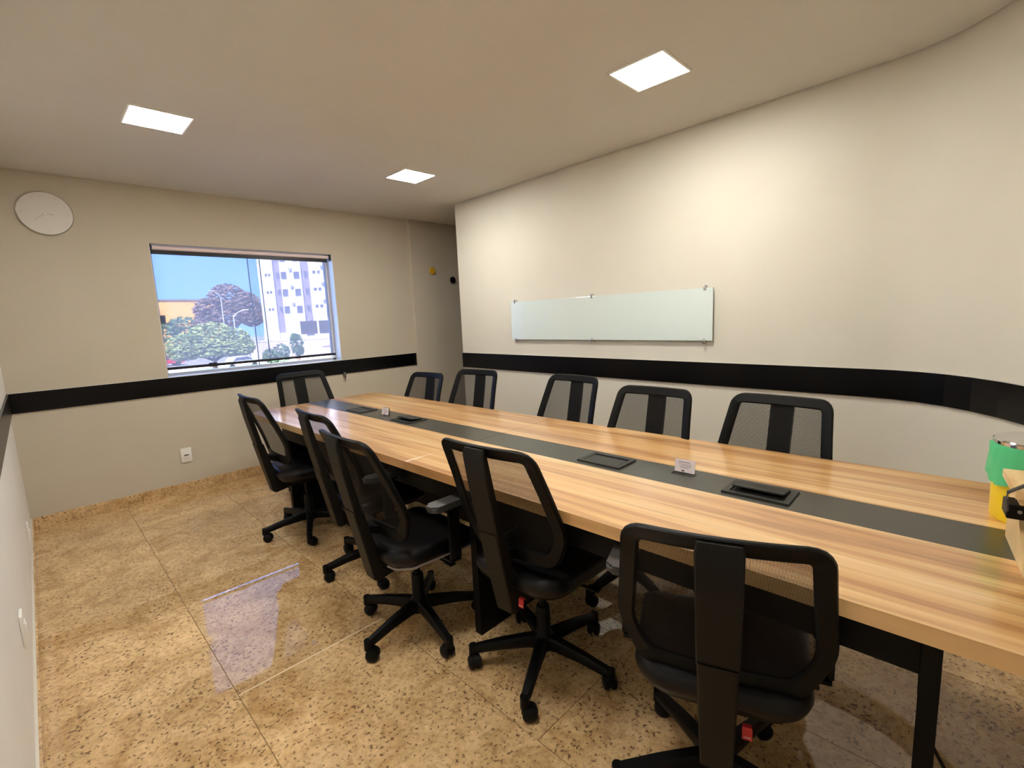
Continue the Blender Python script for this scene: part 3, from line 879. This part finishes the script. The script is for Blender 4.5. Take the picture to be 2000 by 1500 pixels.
ME = {}
def build_chair(arms, redtag, fray):
    t = bpy.data.objects.new('office_chair', None); COL.objects.link(t); t.empty_display_size = 0.05
    def P(key, name, fn, m, parent, smooth=True):
        if key in ME:
            o = bpy.data.objects.new(name, ME[key]); COL.objects.link(o); o.parent = parent
        else:
            o = obj(name, fn(), m, parent, smooth); ME[key] = o.data
        return o
    upper = []; low = []
    def spine_up():
        bm = bmesh.new()
        ribbon(bm, [(-0.331, 0.967, -0.318, 0.968), (-0.338, 0.945, -0.316, 0.945), (-0.322, 0.84, -0.292, 0.84), (-0.300, 0.73, -0.268, 0.73), (-0.285, 0.655, -0.252, 0.655)], [0.044, 0.048, 0.047, 0.046, 0.045])
        return bm
    def spine_low():
        bm = bmesh.new()
        ribbon(bm, [(-0.290, 0.662, -0.247, 0.662), (-0.262, 0.53, -0.214, 0.53), (-0.234, 0.40, -0.180, 0.428), (-0.222, 0.345, -0.155, 0.410), (-0.205, 0.333, -0.13, 0.408), (-0.10, 0.352, -0.09, 0.408), (0.04, 0.365, 0.04, 0.405)], [0.043, 0.041, 0.038, 0.036, 0.036, 0.036, 0.036])
        return bm
    def lumbar():
        bm = bmesh.new()
        ribbon(bm, [(-0.262, 0.60, -0.262, 0.565), (-0.22, 0.585, -0.22, 0.55), (-0.185, 0.572, -0.185, 0.535), (-0.155, 0.57, -0.155, 0.528)], [0.038, 0.036, 0.036, 0.036])
        return bm
    upper.append(P('spu', 'back_spine', spine_up, M_SPINE, t))
    upper.append(P('spl', 'spine_bracket', spine_low, M_SPINE, t))
    upper.append(P('lum', 'lumbar_bracket', lumbar, M_BLACK, t))
    fr = P('fr', 'back_frame', frame_bm, M_BLACK, t); upper.append(fr)
    upper.append(P('net', 'back_net', net_bm, M_NET, t))
    def seat():
        bm = bmesh.new()
        layered(bm, [(0.97, 0, 0.415, 0), (1.0, 0, 0.420, 0.0), (1.0, 0.008, 0.440, 0.05), (1.0, 0.004, 0.462, 0.10), (0.97, 0, 0.474, 0.14), (0.86, 0, 0.480, 0.10), (0.6, 0, 0.478, 0.0), (0.3, 0, 0.475, 0.0)])
        return bm
    low.append(P('seat', 'seat_cushion', seat, M_LEATHER, t))
    def shell():
        bm = bmesh.new(); layered(bm, [(0.80, 0, 0.395, 0), (0.93, 0, 0.402, 0), (0.96, 0, 0.415, 0)]); return bm
    low.append(P('shell', 'seat_shell', shell, M_BLACK, t))
    def mech():
        bm = bmesh.new(); box(bm, (0.0, 0, 0.372), (0.20, 0.13, 0.050), 0.008); return bm
    mc = P('mech', 'tilt_mechanism', mech, M_TBLACK, t); low.append(mc)
    def lever():
        bm = bmesh.new(); tube(bm, [(0.03, -0.06, 0.37), (0.03, -0.16, 0.368), (0.03, -0.20, 0.372)], 0.005); box(bm, (0.03, -0.215, 0.373), (0.03, 0.05, 0.010), 0.003); return bm
    P('lever', 'lever', lever, M_BLACK, mc)
    if redtag:
        def rtag():
            bm = bmesh.new(); box(bm, (-0.205, -0.065, 0.378), (0.002, 0.022, 0.028), 0, Matrix.Rotation(0.1, 3, 'Y')); box(bm, (-0.2, -0.065, 0.394), (0.012, 0.02, 0.004)); return bm
        rt_ = P('rtag', 'tag', rtag, M_RED, t); rt_['label'] = 'small red tag with white script'; low.append(rt_)
        def rprint():
            bm = bmesh.new()
            pts = [(-0.2068, -0.065+0.008*(1-2*k/12), 0.3705+0.0022*math.sin(k*2.1)) for k in range(13)]
            tube(bm, pts, 0.0009, 5); return bm
        P('rprint', 'tag_print', rprint, M_TAGPRINT, rt_)
    if fray:
        def frayb():
            bm = bmesh.new()
            so = seat_outline(0.985, 0.0)
            pts = [(x, y, 0.410+0.002*math.sin(k*1.7)) for k, (x, y) in enumerate(so) if y < 0.02]
            pts.sort(key=lambda p: math.atan2(p[1], p[0]))
            tube(bm, pts, [0.004+0.002*random.random() for _ in pts], 6)
            return bm
        f_ = P('fray', 'frayed_edge', frayb, M_FRAY, t); f_['label'] = 'grey frayed lining hanging from the seat edge'; low.append(f_)
    if arms:
        for s in (-1, 1):
            def arm(s=s):
                bm = bmesh.new()
                box(bm, (0.03, s*0.262, 0.525), (0.055, 0.014, 0.225), 0.004)
                box(bm, (0.03, s*0.21, 0.403), (0.055, 0.11, 0.012), 0.003)
                box(bm, (0.03, s*0.262, 0.638), (0.09, 0.04, 0.016), 0.004)
                return bm
            ar = P('arm%d' % s, 'armrest', arm, M_BLACK, t); low.append(ar)
            def pad(s=s):
                bm = bmesh.new(); prism(bm, fillet([(-0.085, s*0.262-0.034), (0.135, s*0.262-0.036), (0.135, s*0.262+0.036), (-0.085, s*0.262+0.034)], [0.022, 0.03, 0.03, 0.022], 6), 0.645, 0.670)
                bmesh.ops.bevel(bm, geom=[e for e in bm.edges if abs(e.verts[0].co.z-e.verts[1].co.z) < 1e-6], offset=0.007, segments=2, affect='EDGES'); return bm
            P('pad%d' % s, 'arm_pad', pad, M_PAD, ar)
    def column():
        bm = bmesh.new(); cyl(bm, (0, 0, 0.20), (0, 0, 0.352), 0.0145, seg=20); return bm
    low.append(P('col', 'gas_column', column, M_CASTER, t))
    base_parts = []
    def hubb():
        bm = bmesh.new(); lathe(bm, [(0, 0.070), (0.036, 0.070), (0.040, 0.085), (0.039, 0.120), (0.033, 0.134), (0.029, 0.14), (0.027, 0.24), (0.024, 0.248), (0, 0.248)], 28); return bm
    base_parts.append(P('hub', 'base_hub', hubb, M_BLACK, t))
    for k in range(5):
        a = k*2*PI/5
        lg = P('leg', 'base_leg', leg_bm, M_BLACK, t); lg.rotation_euler = (0, 0, a); base_parts.append(lg)
        ca = P('hood', 'caster', caster_hood_bm, M_CASTER, t); ca.location = (0.285*math.cos(a), 0.285*math.sin(a), 0); ca.rotation_euler = (0, 0, a+random.uniform(-1.4, 1.4))
        for s in (-1, 1): P('wh%d' % s, 'wheel', (lambda s=s: wheel_bm(s)), M_CASTER, ca)
        base_parts.append(ca)
    for o in low[:]:
        o.location.z += 0.010
        if o.name.split('.')[0] in ('seat_cushion', 'seat_shell', 'frayed_edge'): o.location.x += 0.018
    return t, upper, low, base_parts

CHAIRS = [
    # x, y, yaw deg, height shift, base angle deg, arms, tag, fray, label
    (1.198, 3.192, -1, -0.009, 174, 0, 0, 0, 'mesh-back office chair on the floor side of the table, the one nearest the window'),
    (1.250, 2.400, -2, -0.030, 171, 0, 0, 0, 'office chair on the floor side, second from the window, mostly hidden by the next'),
    (1.099, 1.754, -1, -0.023, 188, 1, 0, 1, 'mesh-back office chair with a grey armrest and frayed seat edge, middle of the floor side'),
    (1.287, 1.165, 4, -0.004, 135, 0, 1, 0, 'armless mesh-back office chair showing all its five-star base, second from the camera'),
    (1.228, 0.461, 20, -0.060, 134, 1, 1, 0, 'mesh-back office chair with armrests closest to the camera, seen from behind with a red tag'),
    (1.646, 3.940, -87, 0.0, 20, 0, 0, 0, 'mesh-back office chair at the head of the table in front of the window'),
    (2.130, 3.420, 185, -0.055, 40, 0, 0, 0, 'mesh-back office chair on the wall side, nearest the pilaster, smallest in view'),
    (2.220, 2.840, 188, -0.012, 10, 0, 0, 0, 'mesh-back office chair on the wall side, second from the pilaster'),
    (2.202, 1.924, 176, 0.0, 55, 0, 0, 0, 'mesh-back office chair on the wall side, third of five, below the glass board'),
    (1.985, 1.213, 180, 0.0, 30, 0, 0, 0, 'mesh-back office chair on the wall side, fourth from the pilaster, right of the board middle'),
    (2.040, 0.645, 177, -0.004, 0, 0, 0, 0, 'mesh-back office chair on the wall side, closest to the yellow bin'),
]
for (x, y, yaw, dz, ba, arms, rtag_, fray, lab) in CHAIRS:
    t, upper, low, base = build_chair(arms, rtag_, fray)
    t.location = (x, y, 0); t.rotation_euler = (0, 0, math.radians(yaw))
    tag(t, lab, 'chair', 'mesh office chairs around the table')
    for o in upper: o.location.z += dz
    for o in low: o.location.z += max(dz, -0.03) if y > 1 else 0.0
    da = math.radians(ba-yaw)
    R = Matrix.Rotation(da, 3, 'Z')
    for o in base:
        o.rotation_euler.z += da
        o.location = R @ o.location

# ------------------------------------------------------------------ outside the window
M_PLASTER = mat('white_facade_plaster', (232, 228, 228), 0.8)
M_STRIPGREY = mat('grey_facade_strip', (138, 128, 150), 0.8)
M_FARGLASS = mat('dark_far_glass', (92, 92, 118), 0.3)
M_FARFRAME = mat('grey_far_frame', (150, 145, 165), 0.6)
M_ASPHALT = mat('grey_asphalt', (150, 146, 152), 0.9)
mottled(M_ASPHALT, (140, 136, 142), (165, 160, 165), 0.4)
M_PINKWALL = mat('pinkish_plaster', (205, 188, 186), 0.85)
M_ORANGE = mat('orange_plaster', (240, 176, 90), 0.85)
M_ROOFG = mat('grey_roof', (128, 120, 126), 0.85)
M_TRUNK = mat('bark', (92, 74, 66), 0.9)
M_GARAGE = mat('dark_garage', (64, 58, 74), 0.7)
M_CAR = mat('white_car_paint', (225, 228, 232), 0.3)
M_CARRED = mat('red_car_paint', (190, 60, 80), 0.35)
M_TIRE = mat('tyre_rubber', (24, 24, 26), 0.8)
M_POLE = mat('galvanised_pole', (205, 205, 210), 0.5)
def leafmat(name, a, b):
    m = mat(name, a, 0.7); mottled(m, a, b, 1.3, 4); return m
M_LEAF_PURPLE = leafmat('purple_brown_leaves', (96, 84, 88), (150, 122, 118))
M_LEAF_GREEN = leafmat('light_green_leaves', (118, 138, 88), (176, 186, 120))
M_LEAF_DARK = leafmat('dark_green_leaves', (56, 86, 60), (104, 140, 92))

GZ = -3.3
bm = bmesh.new(); bx(bm, -40, 120, 14, 260, GZ-0.2, GZ)
struct('ground', bm, M_ASPHALT)

def plain(lab, name, cat, loc, rz=0, group=None): return thing(name, lab, cat, loc, rz, group)

# apartment block; facade runs along local +x, faces local -y
ab = thing('apartment_block', 'white apartment block with grey vertical strips and small dark windows seen through the window', 'building', (26.15, 80.0, GZ), -math.atan2(0.6, 0.8))
def apart(name, m, *b, parent=ab): 
    bm = bmesh.new(); bx(bm, *b); return obj(name, bm, m, parent)
top = 26.0
z0b = 2.6
apart('facade', M_PLASTER, 0, 2.15, 0, 14, z0b, top); apart('facade', M_PLASTER, 3.2, 6.25, 0, 14, z0b, top); apart('facade', M_PLASTER, 7.45, 17, 0, 14, z0b, top)
for (a, b) in ((2.15, 3.2), (6.25, 7.45)):
    apart('facade_strip', M_STRIPGREY, a, b, 0.5, 14, z0b, top)
apart('podium', M_PLASTER, -0.2, 17, 0.3, 14, 0, z0b+1.0)
def awin(xc, zc, w, h, yy=0.0):
    bm = bmesh.new()
    fwd = 0.06
    bx(bm, xc-w/2-0.05, xc+w/2+0.05, yy-fwd, yy+0.1, zc-h/2-0.05, zc-h/2); bx(bm, xc-w/2-0.05, xc+w/2+0.05, yy-fwd, yy+0.1, zc+h/2, zc+h/2+0.05)
    bx(bm, xc-w/2-0.05, xc-w/2, yy-fwd, yy+0.1, zc-h/2, zc+h/2); bx(bm, xc+w/2, xc+w/2+0.05, yy-fwd, yy+0.1, zc-h/2, zc+h/2)
    f = obj('window_frame', bm, M_FARFRAME, ab)
    bm = bmesh.new(); bx(bm, xc-w/2, xc+w/2, yy-0.03, yy+0.05, zc-h/2, zc+h/2); obj('pane', bm, M_FARGLASS, f)
for k in range(5):
    z = 5.85+2.72*k-GZ-0.0
    if k == 0: z = 5.5-GZ
    zc = 3.75-GZ+2.62*k
    if k > 3 and zc > 30: continue
    awin(3.72, zc+0.1, 0.75, 1.05); awin(5.6, zc+0.1, 0.78, 1.05)
    for xx in (1.15, 1.62): awin(xx, zc+0.25, 0.26, 0.36)
    for xx in (8.2, 8.9): awin(xx, zc+0.5, 0.4, 0.4)
    awin(10.2, zc+0.3, 0.95, 1.7)
    awin(2.7, zc+0.2, 0.5, 0.9, 0.5); awin(6.85, zc+0.2, 0.55, 1.0, 0.5)
    bm = bmesh.new(); bx(bm, 4.55, 5.0, -0.4, 0, zc+0.85, zc+1.2); obj('air_unit', bm, M_FARFRAME, ab)
    bm = bmesh.new(); bx(bm, 9.2, 9.9, -0.55, 0, zc+1.3, zc+1.55); obj('air_unit', bm, M_FARFRAME, ab)
for (a, b) in ((5.4, 7.9), (8.2, 11.2)):
    apart('garage_opening', M_GARAGE, a, b, -0.08, 0.6, 3.3, 5.3)

lw = thing('low_wall', 'pinkish low boundary wall in front of the white apartment block', 'wall', (22.5, 72, GZ), -0.35)
bm = bmesh.new(); bx(bm, -1.5, 14, 0, 0.3, 0, 2.6); obj('wall_body', bm, M_PINKWALL, lw)
bm = bmesh.new(); bx(bm, -1.55, 14.05, -0.08, 0.38, 2.6, 2.72); obj('coping', bm, M_PLASTER, lw)
for (a, b, z) in ((2.0, 3.6, 1.35), (8.4, 10.6, 1.35)):
    bm = bmesh.new(); bx(bm, a, b, -0.05, 0.0, z, z+0.2); obj('vent_slot', bm, M_STRIPGREY, lw)

ob = thing('orange_building', 'orange low building with a flat top behind the big tree', 'building', (20.0, 120, GZ))
bm = bmesh.new(); bx(bm, 0.2, 11, 0, 12, 0, 11.0); obj('wall_body', bm, M_ORANGE, ob)
bm = bmesh.new(); bx(bm, 0.0, 11.2, -0.3, 12.2, 10.9, 11.15); obj('roof_edge', bm, M_ROOFG, ob)

def leaves(bm, c, rad, n, size, seed):
    rnd = random.Random(seed)
    for _ in range(n):
        while True:
            d = Vector((rnd.uniform(-1, 1), rnd.uniform(-1, 1), rnd.uniform(-1, 1)))
            if 0.05 < d.length < 1: break
        d = d.normalized()*(d.length**0.45)
        p = Vector(c)+Vector((d.x*rad[0], d.y*rad[1], d.z*rad[2]))
        q = Vector((rnd.uniform(-1, 1), rnd.uniform(-1, 1), rnd.uniform(-0.3, 1))).to_track_quat('Z', 'Y')
        s = size*rnd.uniform(0.6, 1.3)
        bm.faces.new([bm.verts.new(p+q @ Vector((a*s, b*s*0.7, 0))) for a, b in ((-1, 0), (0, -0.6), (1, 0), (0, 0.6))])

def tree(lab, name, loc, trunk_h, clumps, m, leaf, n, seed, cat='tree'):
    t = thing(name, lab, cat, loc)
    bm = bmesh.new()
    cyl(bm, (0, 0, 0), (0.1, 0, trunk_h), 0.28, 0.16, 10)
    for c, r in clumps:
        tube(bm, [(0.08, 0, trunk_h*0.75), Vector((0.08, 0, trunk_h)).lerp(Vector(c), 0.5), c], [0.12, 0.08, 0.03], 6)
    obj('trunk', bm, M_TRUNK, t)
    bm = bmesh.new()
    for i, (c, r) in enumerate(clumps):
        leaves(bm, c, r, n, leaf, seed+i)
    o = obj('foliage', bm, m, t); o['kind'] = 'stuff'
    return t
rnd = random.Random(3)
tree('large purple-brown tree with a rounded crown beside the white block', 'street_tree', (23.3, 86, GZ), 5.2,
     [((-2.6, 0, 7.6), (2.3, 2, 2.0)), ((0.0, 0, 9.3), (2.9, 2.4, 2.4)), ((2.4, 0, 8.3), (2.3, 2, 2.2)), ((-0.6, -1, 7.0), (2.8, 2, 2.2)), ((3.0, -0.5, 6.4), (1.8, 1.6, 1.6)), ((-3.3, 0.4, 6.2), (1.6, 1.5, 1.3))], M_LEAF_PURPLE, 0.34, 900, 11)
tree('broad pale green bush-like tree growing low in the middle of the view', 'low_tree', (15.3, 65, GZ), 1.2,
     [((-2.6, 0, 2.8), (1.9, 1.6, 1.6)), ((0, 0, 4.0), (2.4, 1.8, 1.5)), ((2.2, 0, 3.3), (2.0, 1.7, 1.5)), ((-0.8, -0.6, 2.7), (3.0, 1.7, 1.3)), ((3.0, -0.4, 2.4), (1.5, 1.3, 1.1)), ((-3.2, 0.3, 2.2), (1.3, 1.3, 1.0)), ((1.2, -0.5, 2.4), (2.4, 1.4, 1.1))], M_LEAF_GREEN, 0.26, 800, 40)
tree('small dark green palm-like tree in front of the low wall', 'small_tree', (24.3, 63, GZ), 1.8,
     [((0, 0, 2.5), (0.8, 0.8, 1.1)), ((0.1, 0, 1.5), (0.7, 0.7, 0.7)), ((-0.2, 0, 3.2), (0.5, 0.5, 0.5))], M_LEAF_DARK, 0.2, 260, 70)
tree('green shrub at the foot of the low wall', 'shrub', (20.6, 60, GZ), 0.5,
     [((-0.6, 0, 1.2), (0.9, 0.8, 0.9)), ((0.6, 0, 1.6), (1.0, 0.8, 1.0)), ((0.1, -0.2, 0.9), (1.3, 0.8, 0.7))], M_LEAF_DARK, 0.16, 420, 90, 'shrub')
tree('distant dark tree line clump below the orange building', 'far_tree', (20.5, 105, GZ), 2.5,
     [((-3, 0, 4.5), (2.4, 2, 1.8)), ((0, 0, 5.2), (2.6, 2, 2.0)), ((3.2, 0, 5.0), (2.4, 2, 1.8))], M_LEAF_DARK, 0.4, 420, 120)

def pole(lab, name, loc, h, arm, r=0.07):
    t = thing(name, lab, 'lamp post', loc)
    bm = bmesh.new(); tube(bm, [(0, 0, 0), (0, 0, h*0.5), (0, 0, h)], [r, r*0.85, r*0.7], 8); obj('post', bm, M_POLE, t)
    if arm:
        bm = bmesh.new(); tube(bm, [(0, 0, h-0.05), (arm*0.4, 0, h+0.5), (arm, 0, h+0.8)], r*0.6, 8); obj('arm', bm, M_POLE, t)
        bm = bmesh.new(); box(bm, (arm+0.25*(1 if arm > 0 else -1), 0, h+0.82), (0.7, 0.25, 0.12), 0.03); obj('lamp_head', bm, M_POLE, t)
    return t
pole('slim white lamp post rising in front of the big tree', 'lamp_post', (19.4, 75, GZ), 9.0, -0.8)
pole('curved-arm street lamp between the big tree and the pale bush', 'street_lamp', (19.3, 70, GZ), 6.2, 1.3, 0.09)
pole('thin pale pole standing before the low wall', 'utility_pole', (22.95, 62, GZ), 3.9, 0, 0.05)

def car(lab, loc, rz, m):
    t = thing('parked_car', lab, 'car', loc, rz)
    bm = bmesh.new()
    pr = [(-2.0, 0.35), (-2.05, 0.75), (-1.3, 0.9), (-0.8, 1.38), (0.7, 1.42), (1.35, 0.95), (2.0, 0.8), (2.05, 0.35)]
    a = [bm.verts.new((x, -0.82, z)) for x, z in pr]; b = [bm.verts.new((x, 0.82, z)) for x, z in pr]
    bm.faces.new(a); bm.faces.new(b[::-1])
    for i in range(len(pr)): bm.faces.new((a[i], b[i], b[(i+1) % len(pr)], a[(i+1) % len(pr)]))
    obj('body', bm, m, t)
    for s in (-1, 1):
        bm = bmesh.new()
        v = [bm.verts.new((x, s*0.825, z)) for x, z in ((-1.1, 0.95), (-0.72, 1.32), (0.65, 1.35), (1.15, 0.97))]
        w = [bm.verts.new((p.co.x, s*0.80, p.co.z)) for p in v]
        bm.faces.new(v); bm.faces.new(w[::-1])
        for i in range(4): bm.faces.new((v[i], v[(i+1) % 4], w[(i+1) % 4], w[i]))
        obj('side_window', bm, M_FARGLASS, t)
        for x in (-1.25, 1.25):
            bm = bmesh.new(); cyl(bm, (x, s*0.65, 0.32), (x, s*0.86, 0.32), 0.32, seg=18); obj('wheel', bm, M_TIRE, t)
car('white car parked by the green shrub', (17.2, 62.0, GZ), 0.15, M_CAR)
car('red car parked at the left edge of the window view', (12.6, 78, GZ), 0.1, M_CARRED)
